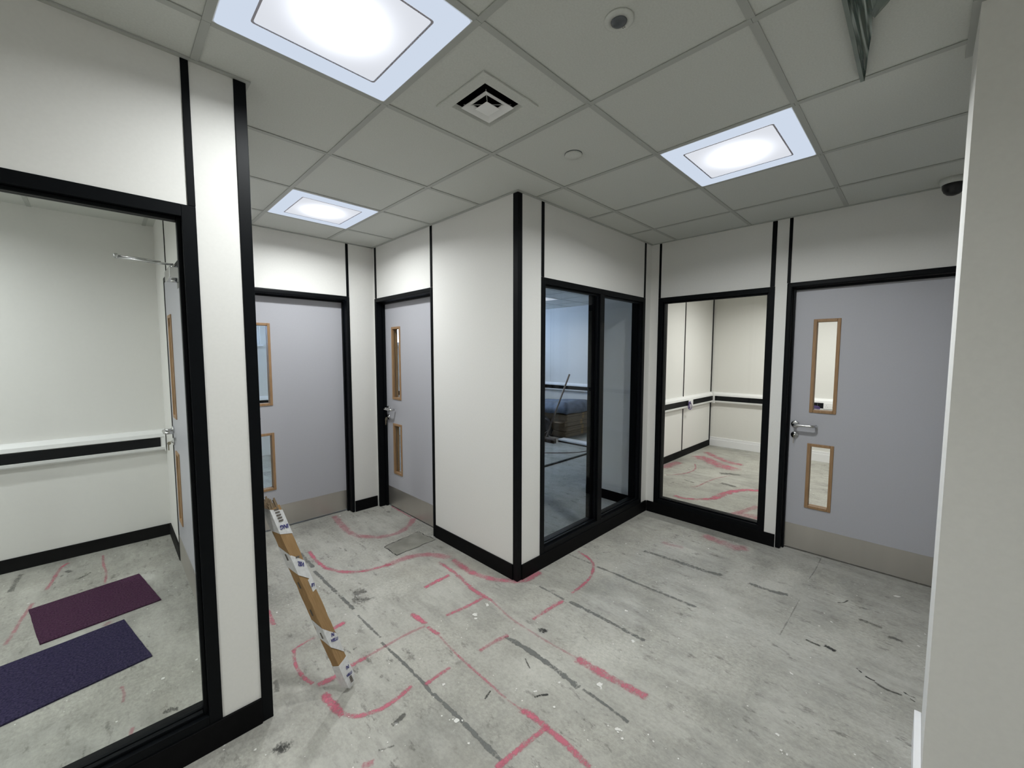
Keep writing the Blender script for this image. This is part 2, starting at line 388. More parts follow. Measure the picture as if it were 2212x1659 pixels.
skirt('baseboard_right_room_far', [(7.232, 7.25, -1.2, 2.4875, 0, 0.112), (7.238, 7.25, -1.2, 2.4875, 0.112, 0.15)], 'white moulded skirting on the far wall of the bright room', 'gloss_white')
skirt('baseboard_left_room', [(-2.6, 0.333, 4.473, 4.485, 0, 0.096)], 'black skirting on the far wall behind the left window')
skirt('baseboard_left_room_door', [(0.321, 0.333, 3.845, 4.472, 0, 0.096)], 'short black skirting beside the door inside the left room')
skirt('baseboard_front_right', [(1.856, 2.198, -0.069, -0.049, 0, 0.142), (2.18, 2.198, -1.2, -0.0695, 0, 0.142), (1.856, 1.874, -1.2, -0.0695, 0, 0.142)], 'white skirting showing at the foot of the close right wall', 'gloss_white')

# ------------------------------------------------------------------ suspended ceiling
GX, GY, HX, HY = 0.8766, 1.6268, 6.115, 4.868
def build_tile(name):
    bm = bmesh.new(); bx(bm, -0.294, 0.294, -0.294, 0.294, 0.0, 0.015, 0.0015, 1)
    return obj(name, bm, 'tile', ceiling)
tile0 = build_tile('ceiling_tile'); tile_used = [False]
def cross(name, L, along):
    bm = bmesh.new()
    if along == 'x': bx(bm, -L/2, L/2, -0.012, 0.012, 0, 0.0025); bx(bm, -L/2, L/2, -0.001, 0.001, 0.0025, 0.03)
    else: bx(bm, -0.012, 0.012, -L/2, L/2, 0, 0.0025); bx(bm, -0.001, 0.001, -L/2, L/2, 0.0025, 0.03)
    return obj(name, bm, 'bar', ceiling)
bars = {'x': cross('cross_bar', 0.575, 'x'), 'y': cross('main_bar', 0.599, 'y')}
bar_used = {'x': False, 'y': False}
def put_bar(k, loc):
    if not bar_used[k]: bars[k].location = loc; bar_used[k] = True
    else: sibling(bars[k], loc)
def tiles(ox, oy, cells, skip=()):
    seen = set()
    for (i, j) in cells:
        x, y = ox+(i+0.5)*0.6, oy+(j+0.5)*0.6
        if (i, j) not in skip:
            if not tile_used[0]: tile0.location = (x, y, H+0.004); tile_used[0] = True
            else: sibling(tile0, (x, y, H+0.004))
        for key, loc in ((('x', i, j), (x, oy+j*0.6, H)), (('x', i, j+1), (x, oy+(j+1)*0.6, H)), (('y', i, j), (ox+i*0.6, y, H)), (('y', i+1, j), (ox+(i+1)*0.6, y, H))):
            if key not in seen:
                seen.add(key); put_bar(key[0], loc)
def inside(x0, x1, y0, y1, i, j, ox, oy):
    return x0 < ox+(i+1)*0.6 - 0.02 and ox+i*0.6 + 0.02 < x1 and y0 < oy+(j+1)*0.6 - 0.02 and oy+j*0.6 + 0.02 < y1
cells = [(i, j) for i in range(-6, 11) for j in range(-5, 5)
         if inside(-0.9, XE, -1.2, YD, i, j, GX, GY) or inside(0.43, XC, YD, YB, i, j, GX, GY) or inside(-1.6, 0.333, YD, 4.485, i, j, GX, GY) or inside(XE, 7.25, -1.2, 2.5, i, j, GX, GY)]
LIGHTS = [(-1, -1), (2, -2), (0, 2), (-4, 1), (-4, 3), (8, -1), (8, -3)]
tiles(GX, GY, cells, skip=LIGHTS+[(0, -1)])
bm = bmesh.new(); tx, ty = GX+0.3, GY-0.3          # the tile that holds the air vent has a square cut in it
for a, b, c, d in ((-0.294, 0.294, -0.294, -0.095), (-0.294, 0.294, 0.111, 0.294), (-0.294, -0.095, -0.095, 0.111), (0.111, 0.294, -0.095, 0.111)): bx(bm, tx+a, tx+b, ty+c, ty+d, H+0.004, H+0.019)
obj('ceiling_tile', bm, 'tile', ceiling)
tiles(HX, HY, [(i, j) for i in range(-3, 2) for j in range(-2, 4)], skip=[(-1, 0)])
def board(x0, x1, y0, y1): obj('ceiling_board', BM((x0, x1, y0, y1, H+0.004, H+0.019)), 'tile', ceiling)
board(-3.0, GX-3.0, -1.2, YA); board(-2.6, GX-3.0, YA+0.1, 4.485); board(-2.6, XC, 4.585, 7.0); board(0.43, XC, YB+TH, 4.585); board(XC+TH, HX-1.8, YD+TH, 7.0); board(HX-1.8, 7.25, 2.57, HY-1.2)

# pale wall angle where the ceiling meets the walls
def angle(x0, x1, y0, y1): obj('wall_angle', BM((x0, x1, y0, y1, H-0.002, H+0.003)), 'bar', ceiling)
angle(-2.0, 0.448, YA-0.018, YA); angle(0.43, 0.448, YA, YB); angle(0.43, XC, YB-0.018, YB); angle(XC-0.018, XC, YD-0.018, YB)
angle(XC, XE, YD-0.018, YD); angle(XE-0.018, XE, -0.6, YD); angle(1.874, 2.18, -0.0695, -0.0515); angle(1.856, 1.874, -0.6, -0.0515)

# ------------------------------------------------------------------ ceiling lights
def ceiling_light(x, y, label, group, warm=False, power=1.0, disc=0.13):
    t = tag(empty('ceiling_light', (x, y, H)), label, 'ceiling light', group)
    bm = bmesh.new(); bx(bm, -0.297, 0.297, -0.297, 0.297, 0.012, 0.035); obj('housing', bm, 'white', t)
    bm = bmesh.new()
    for a in (-1, 1):
        bx(bm, *sorted((a*0.286, a*0.297)), -0.297, 0.297, 0.001, 0.012); bx(bm, -0.286, 0.286, *sorted((a*0.286, a*0.297)), 0.001, 0.012)
    obj('edge_frame', bm, 'white', t)
    # luminous rim: a rounded square with a square hole
    bm = bmesh.new()
    def rsq(h, r, z, n=5):
        pts = []
        for cx, cy, a0 in ((h-r, h-r, 0), (-h+r, h-r, 90), (-h+r, -h+r, 180), (h-r, -h+r, 270)):
            for k in range(n+1):
                a = math.radians(a0+90*k/n); pts.append(bm.verts.new((cx+r*math.cos(a), cy+r*math.sin(a), z)))
        return pts
    o1, i1, i2 = rsq(0.285, 0.012, -0.001), rsq(0.2035, 0.010, -0.001), rsq(0.2035, 0.010, 0.008)
    for A, B in ((o1, i1), (i1, i2)):
        for k in range(len(A)): bm.faces.new((A[k], A[(k+1) % len(A)], B[(k+1) % len(B)], B[k]))
    obj('rim_diffuser', bm, 'led_rim', t)
    bm = bmesh.new(); a, b = rsq(0.2035, 0.010, -0.0018), rsq(0.1970, 0.009, -0.0018)
    for k in range(len(a)): bm.faces.new((a[k], a[(k+1) % len(a)], b[(k+1) % len(b)], b[k]))
    obj('shadow_gap', bm, 'gap', t)
    bm = bmesh.new(); a, b, c = rsq(0.1965, 0.009, 0.006), rsq(0.1965, 0.009, -0.0005), rsq(0.1955, 0.008, -0.0015)
    for A, B in ((a, b), (b, c)):
        for k in range(len(A)): bm.faces.new((A[k], A[(k+1) % len(A)], B[(k+1) % len(B)], B[k]))
    bm.faces.new(c)
    obj('lens', bm, 'led_core_warm' if warm else 'led_core', t)
    ld = bpy.data.lights.new('led_disc', 'AREA'); ld.shape = 'DISK'; ld.size = disc
    ld.energy = PANEL_W*power; ld.spread = math.radians(162); ld.color = (1.0, 0.985, 0.955) if warm else (0.962, 0.995, 0.998)
    lo_ = bpy.data.objects.new('led_disc', ld); C.objects.link(lo_); lo_.parent = t; lo_.location = (0, 0, -0.003)
    return t
def cell(i, j, ox=GX, oy=GY): return (ox+(i+0.5)*0.6, oy+(j+0.5)*0.6)
ceiling_light(*cell(-1, -1), 'large bright square ceiling light nearest the viewer at the top of the picture', 'square ceiling lights', power=0.78)
ceiling_light(*cell(2, -2), 'square ceiling light at the right in front of the right window wall', 'square ceiling lights', power=1.25)
ceiling_light(*cell(0, 2), 'square ceiling light in the short passage before the two grey doors', 'square ceiling lights', power=1.08)
ceiling_light(-0.7, 5.6, 'unseen ceiling light added to brighten the room behind the passage end door', 'square ceiling lights', power=1.6)  # out of view, added to brighten this room's walls
ceiling_light(HX-0.3, HY+0.3, 'lit ceiling light inside the dim blue room, seen through its window', 'square ceiling lights', power=0.9)
ceiling_light(*cell(-5, -3), 'ceiling light in the corridor behind the viewer', 'square ceiling lights', power=1.9)
ceiling_light(*cell(-4, 1), 'ceiling light of the left room nearer the corridor, left of its window view', 'square ceiling lights', power=1.35)
ceiling_light(*cell(-4, 3), 'added unseen light evening out the left room near its far wall, left of the window view', 'square ceiling lights', power=1.05)  # second lamp added out of view to spread the light evenly
ceiling_light(*cell(8, -1), 'ceiling light of the bright room, hidden above its window', 'square ceiling lights', True, 1.5, 0.38)
ceiling_light(*cell(8, -3), 'added second light, unseen, evening out the bright room beyond the grey door', 'square ceiling lights', True, 1.5, 0.38)  # unseen extra lamp, evens the light across the bright room

# ------------------------------------------------------------------ ceiling fittings
vx, vy = cell(0, -1); vx += 0.008; vy += 0.008
v = tag(empty('air_diffuser', (vx, vy, H)), 'square stepped white air vent set in a ceiling tile', 'air vent')
bm = bmesh.new(); ringz = lambda b_, h1, h2, z0, z1: [bx(b_, -h1, h1, -h1, -h2, z0, z1), bx(b_, -h1, h1, h2, h1, z0, z1), bx(b_, -h1, -h2, -h2, h2, z0, z1), bx(b_, h2, h1, -h2, h2, z0, z1)]
ringz(bm, 0.150, 0.106, -0.003, 0.003); obj('outer_plate', bm, 'tile', v)
def cone(h0, z0, h1, z1, name, m, t=0.002):
    bm = bmesh.new()
    for s in (0, t):
        q = [bm.verts.new((a*h0, b*h0, z0+s)) for a, b in ((-1,-1),(1,-1),(1,1),(-1,1))]; r = [bm.verts.new((a*h1, b*h1, z1+s)) for a, b in ((-1,-1),(1,-1),(1,1),(-1,1))]
        for k in range(4): bm.faces.new((q[k], q[(k+1) % 4], r[(k+1) % 4], r[k]))
    obj(name, bm, m, v)
cone(0.106, -0.003, 0.095, 0.012, 'neck', 'tile')
cone(0.095, 0.012, 0.095, 0.10, 'duct', 'dark')
cone(0.078, -0.008, 0.046, 0.006, 'middle_cone', 'white')
bm = bmesh.new(); bx(bm, -0.036, 0.036, -0.036, 0.036, -0.013, -0.010, 0.001, 1); obj('centre_plate', bm, 'white', v)
bm = bmesh.new(); bx(bm, -0.11, 0.11, -0.11, 0.11, 0.1005, 0.104); obj('dark_throat', bm, 'dark', v)
bm = bmesh.new(); tube(bm, [(-0.07, -0.07, 0.006), (0.07, 0.07, 0.006)], 0.002, 6); tube(bm, [(-0.07, 0.07, 0.006), (0.07, -0.07, 0.006)], 0.002, 6); obj('cross_stay', bm, 'bar', v)

p = tag(empty('motion_sensor', (1.183, 0.718, H)), 'round white ceiling motion sensor with a grey lens', 'sensor')
obj('bezel', lathe(bmesh.new(), [(0.045, 0.004), (0.045, -0.001), (0.042, -0.003), (0.025, -0.004), (0.025, 0.0)]), 'tile', p, True)
obj('lens', lathe(bmesh.new(), [(0.025, -0.001), (0.024, -0.006), (0.017, -0.009), (0.006, -0.010)]), 'lens', p, True)
obj('indicator', BM((0.029, 0.0315, -0.004, -0.0015, -0.0045, -0.0035), (0.029, 0.0315, 0.002, 0.0045, -0.0045, -0.0035)), 'dark', p)
p = tag(empty('ceiling_rose', (1.776, 1.332, H)), 'plain round grey-white cover disc on a ceiling tile', 'cover disc')
obj('disc', lathe(bmesh.new(), [(0.044, 0.004), (0.044, -0.005), (0.041, -0.008), (0.01, -0.0085)]), 'tile', p, True)
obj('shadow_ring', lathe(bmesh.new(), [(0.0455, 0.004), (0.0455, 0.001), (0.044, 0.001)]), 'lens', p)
p = tag(empty('dome_camera', (3.60, -0.080, H)), 'small black dome camera on the ceiling above the right door', 'camera')
obj('base', lathe(bmesh.new(), [(0.062, 0.004), (0.062, -0.016), (0.056, -0.030)]), 'tile', p, True)
obj('dome', lathe(bmesh.new(), [(0.052, -0.030), (0.050, -0.052), (0.042, -0.072), (0.028, -0.087), (0.010, -0.094)]), 'bag', p, True)

# green protective film hanging off a slim fitting on the ceiling
p = tag(empty('hanging_film', (1.6, 0.21, H)), 'green and clear plastic film hanging loose from a slim ceiling strip', 'plastic film')
obj('ceiling_strip', BM((-0.35, 0.446, -0.006, 0.006, -0.022, 0.0), bevel=0.001), 'filmgrey', p)
prof = [(-0.33, 0.115, 0.030), (-0.2, 0.095, 0.028), (-0.05, 0.075, 0.026), (0.02, 0.064, 0.025), (0.07, 0.047, 0.024), (0.155, 0.040, 0.024), (0.277, 0.022, 0.022), (0.36, 0.012, 0.021), (0.44, 0.001, 0.019)]
bm = bmesh.new(); rows = []
for x, wd, dz in prof:
    rows.append([bm.verts.new((x, -0.006-wd*k/6, -0.018-dz*(k/6)**1.5*0.35 - 0.003*math.sin(k*1.7+x*20))) for k in range(7)])
for a, b in zip(rows, rows[1:]):
    for k in range(6): bm.faces.new((a[k], a[k+1], b[k+1], b[k]))
film = obj('green_film', bm, 'film', p, True); film.modifiers.new('t', 'SOLIDIFY').thickness = 0.0012
bm = bmesh.new(); rows = []
for x, a0, a1 in ((-0.33, 0.115, 0.21), (-0.15, 0.085, 0.165), (-0.03, 0.07, 0.115), (0.02, 0.058, 0.085), (0.06, 0.045, 0.055)):
    rows.append([bm.verts.new((x, -0.004-(a0+(a1-a0)*k/4), -0.026-0.004*k)) for k in range(5)])
for a, b in zip(rows, rows[1:]):
    for k in range(4): bm.faces.new((a[k], a[k+1], b[k+1], b[k]))
film = obj('loose_film', bm, 'filmgrey', p, True); film.modifiers.new('t', 'SOLIDIFY').thickness = 0.001
# ------------------------------------------------------------------ windows
def window(name, loc, rz, wd, label, mullion=None, z0=0.102, z1=2.0695, th=TH, pane='glass'):
    t = tag(empty(name, loc, rz), label, 'window', kind='structure')
    fwid = 0.042
    bm = ring(bmesh.new(), 0.0005, wd-0.0005, z0, z1, fwid, -0.006, th+0.006, 0.0015)
    panes = [(fwid, wd-fwid)]
    if mullion:
        bx(bm, mullion[0], mullion[1], -0.006, th+0.006, z0+fwid, z1-fwid, 0.0015)
        panes = [(fwid, mullion[0]), (mullion[1], wd-fwid)]
    obj('frame', bm, 'black', t)
    for a, b in panes:
        pn = obj('pane', BM((a+0.002, b-0.002, 0.034, 0.040, z0+fwid+0.002, z1-fwid-0.002)), pane, t)
        obj('glazing_bead', ring(bmesh.new(), a, b, z0+fwid, z1-fwid, 0.014, 0.014, 0.033, 0.003), 'black', pn)
        obj('glazing_bead', ring(bmesh.new(), a, b, z0+fwid, z1-fwid, 0.012, 0.041, 0.058, 0.003), 'black', pn)
    return t
window('window_1', (-1.24, YA, 0), 0, 1.50, 'large black-framed window at the left looking onto carpet offcuts', th=0.10)
window('window_2', (2.14, YD, 0), 0, 1.485, 'tall black-framed two-pane window into the dim blue room', mullion=(0.725, 0.787), pane='dimmed_glass')
window('window_3', (XE, 1.785, 0), -PI/2, 0.947, 'black-framed window into the bright room left of the right-hand door')
def outer_window(name, x0, x1, z0, z1, label, n):
    t = tag(empty(name, (x0, 7.0, 0)), label, 'window', kind='structure'); wd = x1-x0
    bm = ring(bmesh.new(), 0.0, wd, z0, z1, 0.05, 0.03, 0.09, 0.003)
    for k in range(1, n): bx(bm, wd*k/n-0.025, wd*k/n+0.025, 0.03, 0.09, z0+0.05, z1-0.05)
    obj('frame', bm, 'gloss_white', t)
    for k in range(n): obj('pane', BM((wd*k/n+0.026 + (0.025 if k == 0 else 0), wd*(k+1)/n-0.026 - (0.025 if k == n-1 else 0), 0.055, 0.06, z0+0.051, z1-0.051)), 'glass', t)
    obj('sill_board', BM((-0.03, wd+0.03, -0.06, 0.03, z0-0.03, z0), bevel=0.004), 'gloss_white', t)
outer_window('window_4', -2.3, 1.66, 1.69, 2.40, 'high white window glimpsed through the passage end door', 3)  # right end is glimpsed; the unseen western part is widened for more daylight
outer_window('window_5', 2.5, 6.9, 1.72, 2.40, 'long high white window lighting the dim blue room', 4)

# ------------------------------------------------------------------ doors
def door(name, loc, rz, wd, recess, label, wall_t=TH, closer=False, keys=1, jamb=0.03):
    """local x runs from the latch edge to the hinge edge; local y = 0 is the visible face of the leaf"""
    t = tag(empty(name, loc, rz), label, 'door', kind='structure')
    f0, f1 = -recess-0.012, wall_t-recess+0.008
    if closer: f0, f1 = -0.004, wall_t+0.012
    bm = bmesh.new()
    bx(bm, -jamb, -0.002, f0, f1, 0.0, 2.084, 0.010, 3); bx(bm, wd+0.002, wd+jamb, f0, f1, 0.0, 2.084, 0.010, 3)
    bx(bm, -jamb+0.002, wd+jamb-0.002, f0+0.001, f1-0.001, 2.047, 2.0835, 0.008, 3)
    obj('frame', bm, 'black', t)
    if not closer:
        bm = bmesh.new(); bx(bm, 0.0, 0.012, -0.028, -0.003, 0.0, 2.045); bx(bm, wd-0.012, wd, -0.028, -0.003, 0.0, 2.045); bx(bm, 0.012, wd-0.012, -0.028, -0.003, 2.030, 2.045)
        obj('door_stop', bm, 'black', t)
    vx0, vx1 = 0.130, 0.293
    wins = [(vx0, vx1, 1.10, 1.805), (vx0, vx1, 0.357, 0.862)]
    hol = [(a+0.012, b-0.012, c+0.012, d-0.012) for a, b, c, d in wins]
    leaf = obj('leaf', plate(bmesh.new(), 'x', 0.002, wd-0.002, 0.0, 0.044, 0.013, 2.043, hol), 'door', t)
    for a, b, c, d in wins:
        bm = ring(bmesh.new(), a, b, c, d, 0.022, -0.007, 0.018, 0.003)
        ring(bm, a, b, c, d, 0.022, 0.026, 0.051, 0.003)
        vp = obj('vision_panel', bm, 'oak', t)
        obj('pane', BM((a+0.013, b-0.013, 0.0185, 0.0255, c+0.013, d-0.013)), 'glass', vp)
    obj('kick_plate', BM((0.004, wd-0.004, -0.0018, -0.0002, 0.015, 0.208)), 'steel', t)
    for s in (-1, 1):        # a lever set on either face
        y = -0.0005 if s < 0 else 0.0445
        h = obj('lever_handle', lathe(bmesh.new(), [(0.010, 0), (0.010, s*0.05)], 16, 'y', (0.046, y, 1.0)), 'chrome', t, True)
        bm = bmesh.new()
        pts = [(0.046, y+s*0.05, 1.0), (0.052, y+s*0.0555, 1.0), (0.07, y+s*0.058, 1.0), (0.15, y+s*0.058, 1.0), (0.168, y+s*0.055, 1.0), (0.176, y+s*0.045, 1.0), (0.178, y+s*0.016, 1.0)]
        tube(bm, pts, 0.0095, 12); obj('lever', bm, 'chrome', h, True)
        obj('rose', lathe(bmesh.new(), [(0.027, 0), (0.027, s*0.006), (0.024, s*0.009), (0.012, s*0.010)], 24, 'y', (0.046, y, 1.0)), 'chrome', h, True)
        k = obj('lock_cylinder', lathe(bmesh.new(), [(0.026, 0), (0.026, s*0.005), (0.023, s*0.008), (0.010, s*0.009), (0.009, s*0.016)], 24, 'y', (0.046, y, 0.916)), 'chrome', t, True)
        for n in range(keys if s < 0 else 0):
            bm = bmesh.new(); yy = y+s*(0.030+0.006*n)
            bx(bm, 0.040, 0.052, y+s*0.034, y+s*0.012, 0.9145, 0.9175)
            lathe(bm, [(0.011, -0.001), (0.011, 0.001)], 14, 'x', (0.046+0.004*n, yy, 0.905-0.012*n))
            bx(bm, 0.044+0.004*n, 0.046+0.004*n, min(yy, yy+s*0.007), max(yy, yy+s*0.007), 0.855-0.014*n, 0.896-0.012*n)
            obj('key', bm, 'brass', k)
    if closer:
        c = obj('door_closer', BM((wd-0.235, wd-0.02, -0.058, -0.001, 1.955, 2.012), bevel=0.004), 'chrome', t)
        obj('closer_cap', lathe(bmesh.new(), [(0.016, 2.012), (0.016, 2.030), (0.009, 2.034)], 16, 'z', (wd-0.10, -0.03, 0)), 'chrome', c, True)
        obj('pinion', lathe(bmesh.new(), [(0.014, 1.955), (0.014, 1.94)], 16, 'z', (wd-0.10, -0.03, 0)), 'chrome', c, True)
        bm = bmesh.new()
        tube(bm, [(wd-0.10, -0.03, 2.036), (wd-0.13, -0.13, 2.042), (wd-0.165, -0.255, 2.052)], 0.0065, 8)
        tube(bm, [(wd-0.168, -0.258, 2.060), (wd-0.145, -0.17, 2.055), (wd-0.125, -0.08, 2.048)], 0.005, 8)
        bx(bm, wd-0.176, wd-0.158, -0.266, -0.248, 2.046, 2.070, 0.002, 1)
        obj('closer_arm', bm, 'chrome', c, True)
        obj('closer_plate', BM((wd-0.26, wd-0.01, -0.0015, -0.0002, 1.925, 2.03)), 'lens', t)
    return t
door('door_1', (0.718, YB+0.09, 0), 0, 0.917, 0.09, 'grey door at the end of the passage, partly hidden by the left wall end', keys=1)
door('door_2', (XC+0.082, 3.792, 0), -PI/2, 0.934, 0.082, 'narrow-looking grey door on the passage right side with keys hanging in its lock', keys=2)
door('door_3', (XE+0.063, 0.720, 0), -PI/2, 0.936, 0.063, 'wide grey door at the right edge with a lever handle and steel kick plate', jamb=0.038)
door('door_4', (0.326, 3.812, 0), -PI/2, 0.95, 0.0, 'grey door inside the left room with an unhooked door-closer arm', wall_t=0.10, closer=True)
# ------------------------------------------------------------------ dado trunking
def trunking(loc, rz, length, label, end_caps=(True, True), sockets=()):
    """local x along the wall, local -y away from the wall"""
    t = tag(empty('dado_trunking', loc, rz), label, 'cable trunking', 'white dado trunking with a black lid')
    bm = bmesh.new()
    prof = [(-0.001, 0.738), (-0.030, 0.738), (-0.052, 0.752), (-0.056, 0.772), (-0.050, 0.776), (-0.050, 0.852), (-0.056, 0.856), (-0.052, 0.884), (-0.030, 0.908), (-0.001, 0.914)]
    for x0, x1 in ((0.0, length),):
        a = [bm.verts.new((x0, y, z)) for y, z in prof]; b = [bm.verts.new((x1, y, z)) for y, z in prof]
        for k in range(len(prof)): bm.faces.new((a[k], b[k], b[(k+1) % len(prof)], a[(k+1) % len(prof)]))
        bm.faces.new(a[::-1]); bm.faces.new(b)
    obj('body', bm, 'white', t)
    spans = []; x = 0.03 if end_caps[0] else 0.0
    for s0, s1, kind in sorted(sockets):
        spans.append((x, s0)); x = s1
    spans.append((x, length-(0.03 if end_caps[1] else 0.0)))
    for s0, s1 in spans:
        if s1-s0 > 0.01: obj('black_lid', BM((s0, s1, -0.0545, -0.0502, 0.7765, 0.8515), bevel=0.001), 'black', t)
    for on, xe in ((end_caps[0], 0.0), (end_caps[1], length)):
        if on: obj('end_cap', BM((xe-0.004 if xe else -0.002, xe+0.002 if xe else 0.028, -0.060, -0.0012, 0.733, 0.918), bevel=0.004), 'white', t)
    for s0, s1, kind in sockets:
        if kind == 'open':
            obj('open_bay', BM((s0, s1, -0.0545, -0.0502, 0.7765, 0.8515)), 'dark', t)
        else:
            pl = obj('socket_plate', BM((s0, s1, -0.062, -0.0502, 0.7715, 0.8565), bevel=0.003), 'white', t)
            for cx in ((s0+s1)/2,) if s1-s0 < 0.1 else (s0+0.035, s1-0.035):
                bm = bmesh.new()
                for dx, dz, w_, h_ in ((0, 0.012, 0.004, 0.008), (-0.011, -0.008, 0.007, 0.004), (0.011, -0.008, 0.007, 0.004)):
                    bx(bm, cx+dx-w_/2, cx+dx+w_/2, -0.0625, -0.0615, 0.81+dz-h_/2, 0.81+dz+h_/2)
                obj('socket_holes', bm, 'dark', pl)
            if s1-s0 > 0.1: obj('switch_rocker', BM(((s0+s1)/2-0.012, (s0+s1)/2+0.012, -0.065, -0.0605, 0.800, 0.830), bevel=0.001), 'white', pl)
    return t
trunking((-2.6, 4.485, 0), 0, 2.925, 'white trunking with black lid on the far wall behind the left window', (True, True))
trunking((XE+TH, 2.5, 0), 0, 3.36, 'white trunking with black lid on the panelled side wall of the bright room', (True, False), sockets=[(2.25, 2.34, 'open'), (2.342, 2.505, 'socket')])
trunking((7.25, 2.445, 0), -PI/2, 3.6, 'white trunking with sockets on the far wall of the bright room', (True, True), sockets=[(1.33, 1.42, 'open'), (1.422, 1.46, 'open'), (1.49, 1.64, 'socket')])
trunking((7.25, 6.93, 0), -PI/2, 4.3, 'white trunking with black lid on the far wall of the dim blue room', (True, True))
trunking((2.05, 7.0, 0), 0, 4.9, 'white trunking with black lid below the long high window', (True, True))
trunking((-2.5, 7.0, 0), 0, 4.30, 'white trunking glimpsed low through the passage end door', (True, True))
t = tag(obj('trunking_corner', BM((7.196, 7.25, 2.447, 2.5, 0.735, 0.917), bevel=0.006), 'white'), 'white corner piece joining two trunking runs in the bright room', 'trunking corner')

def coil(pts, r, m, label, name='cable'):
    return tag(obj(name, tube(bmesh.new(), pts, r, 8), m, None, True), label, 'cable')
pts = [(6.13+0.002*k, 2.5-0.070-0.010*math.sin(k*1.1), 0.835-0.016*k) for k in range(6)]
pts = []
for k in range(34):
    a = k*0.55; pts.append((6.165+0.045*math.cos(a)+0.0012*k, 2.425-0.012*math.sin(a*0.7), 0.795+0.052*math.sin(a)-0.0010*k))
coil(pts, 0.004, 'cable', 'purple data cable looped beside the socket on the panelled wall')
pts = []
for k in range(30):
    a = k*0.6; pts.append((7.155-0.01*math.sin(a*0.6), 1.05+0.06*math.cos(a), 0.765+0.022*math.sin(a)+0.001*k))
coil(pts, 0.0045, 'cable', 'purple data cable coil glimpsed through the upper pane of the right door')

# ------------------------------------------------------------------ carpet offcuts in the left room
def quad_slab(name, pts, th, m, label, cat, group=None):
    bm = bmesh.new(); lo, hi = [], []
    n = len(pts); per = []
    for k in range(n):
        a, b = Vector(pts[k]), Vector(pts[(k+1) % n])
        for s in range(12):
            q = a.lerp(b, s/12); per.append((q.x+random.uniform(-.0012, .0012), q.y+random.uniform(-.0012, .0012)))
    lo = [bm.verts.new((x, y, 0.0004)) for x, y in per]; hi = [bm.verts.new((x, y, th)) for x, y in per]
    bm.faces.new(lo[::-1]); bm.faces.new(hi)
    for k in range(len(per)): bm.faces.new((lo[k], lo[(k+1) % len(per)], hi[(k+1) % len(per)], hi[k]))
    return tag(obj(name, bm, m), label, cat, group)
quad_slab('carpet_tile', [(-0.401, 3.718), (0.096, 3.797), (0.174, 3.293), (-0.321, 3.224)], 0.008, 'purple', 'plum carpet offcut lying farther from the left window', 'carpet tile', 'carpet offcuts on the concrete')
quad_slab('carpet_tile', [(-0.93, 3.052), (0.004, 3.189), (0.095, 2.696), (-0.84, 2.538)], 0.008, 'violet', 'dark violet carpet offcut lying nearest the left window', 'carpet tile', 'carpet offcuts on the concrete')

# ------------------------------------------------------------------ long cardboard package leaning on the wall end
A = Vector((0.728, 1.792, 0.012)); B = Vector((0.466, 1.927, 0.905))
ax = (B-A); L = ax.length; ax.normalize()
ux = (Vector((1, 0, 0)) - ax*ax.x).normalized(); ux = Matrix.Rotation(math.radians(28), 3, ax) @ ux; uy = ax.cross(ux)
pk = tag(empty('cardboard_package', (0, 0, 0)), 'long slim cardboard package bound with white printed tape, leaning by the left wall end', 'package')
pk.matrix_world = Matrix(((ux.x, uy.x, ax.x, A.x), (ux.y, uy.y, ax.y, A.y), (ux.z, uy.z, ax.z, A.z), (0, 0, 0, 1)))
PW, PT = 0.0255, 0.0185
def sect(z, s=1.0, jit=0.0):
    n = [(-PW, -PT), (0, -PT), (PW, -PT), (PW, 0), (PW, PT), (0, PT), (-PW, PT), (-PW, 0)]
    return [(x*s+random.uniform(-jit, jit), y*s+random.uniform(-jit, jit), z) for x, y in n]
def loft(bm, secs, cap=True):
    rs = [[bm.verts.new(p) for p in s] for s in secs]
    for a, b in zip(rs, rs[1:]):
        for k in range(8): bm.faces.new((a[k], a[(k+1) % 8], b[(k+1) % 8], b[k]))
    if cap: bm.faces.new(rs[0][::-1]); bm.faces.new(rs[-1])
    return bm
secs = [sect(0.06+(L-0.08)*k/26, 1.0, 0.0012) for k in range(27)]
body = obj('carton', loft(bmesh.new(), secs), 'card', pk)
# torn flap at the upper end
bm = bmesh.new()
for k in range(7):
    x0 = -PW + k*0.0062; z1 = L + random.uniform(0.0, 0.022)
    bx(bm, x0, x0+0.0075, -PT+random.uniform(-.002, .003), -PT+0.004, L-0.03, z1)
    bx(bm, x0, x0+0.0075, PT-0.004, PT+random.uniform(-.003, .002), L-0.03, L+random.uniform(0.015, 0.035))
obj('torn_flap', bm, 'card2', pk)
def band(z0, z1, slant, s=1.06, name='tape_band'):
    bm = bmesh.new()
    n = [(-PW, -PT), (0, -PT), (PW, -PT), (PW, 0), (PW, PT), (0, PT), (-PW, PT), (-PW, 0)]
    rs = []
    for z in (z0, (z0+z1)/2, z1):
        rs.append([bm.verts.new((x*s+random.uniform(-.001, .001), y*s*1.03+random.uniform(-.001, .001), z+slant*(x-y))) for x, y in n])
    for a, b in zip(rs, rs[1:]):
        for k in range(8): bm.faces.new((a[k], a[(k+1) % 8], b[(k+1) % 8], b[k]))
    return obj(name, bm, 'tape', pk)
tb = [band(L-0.135, L-0.02, -0.6), band(L-0.34, L-0.24, -1.3), band(0.225, 0.325, -1.5)]
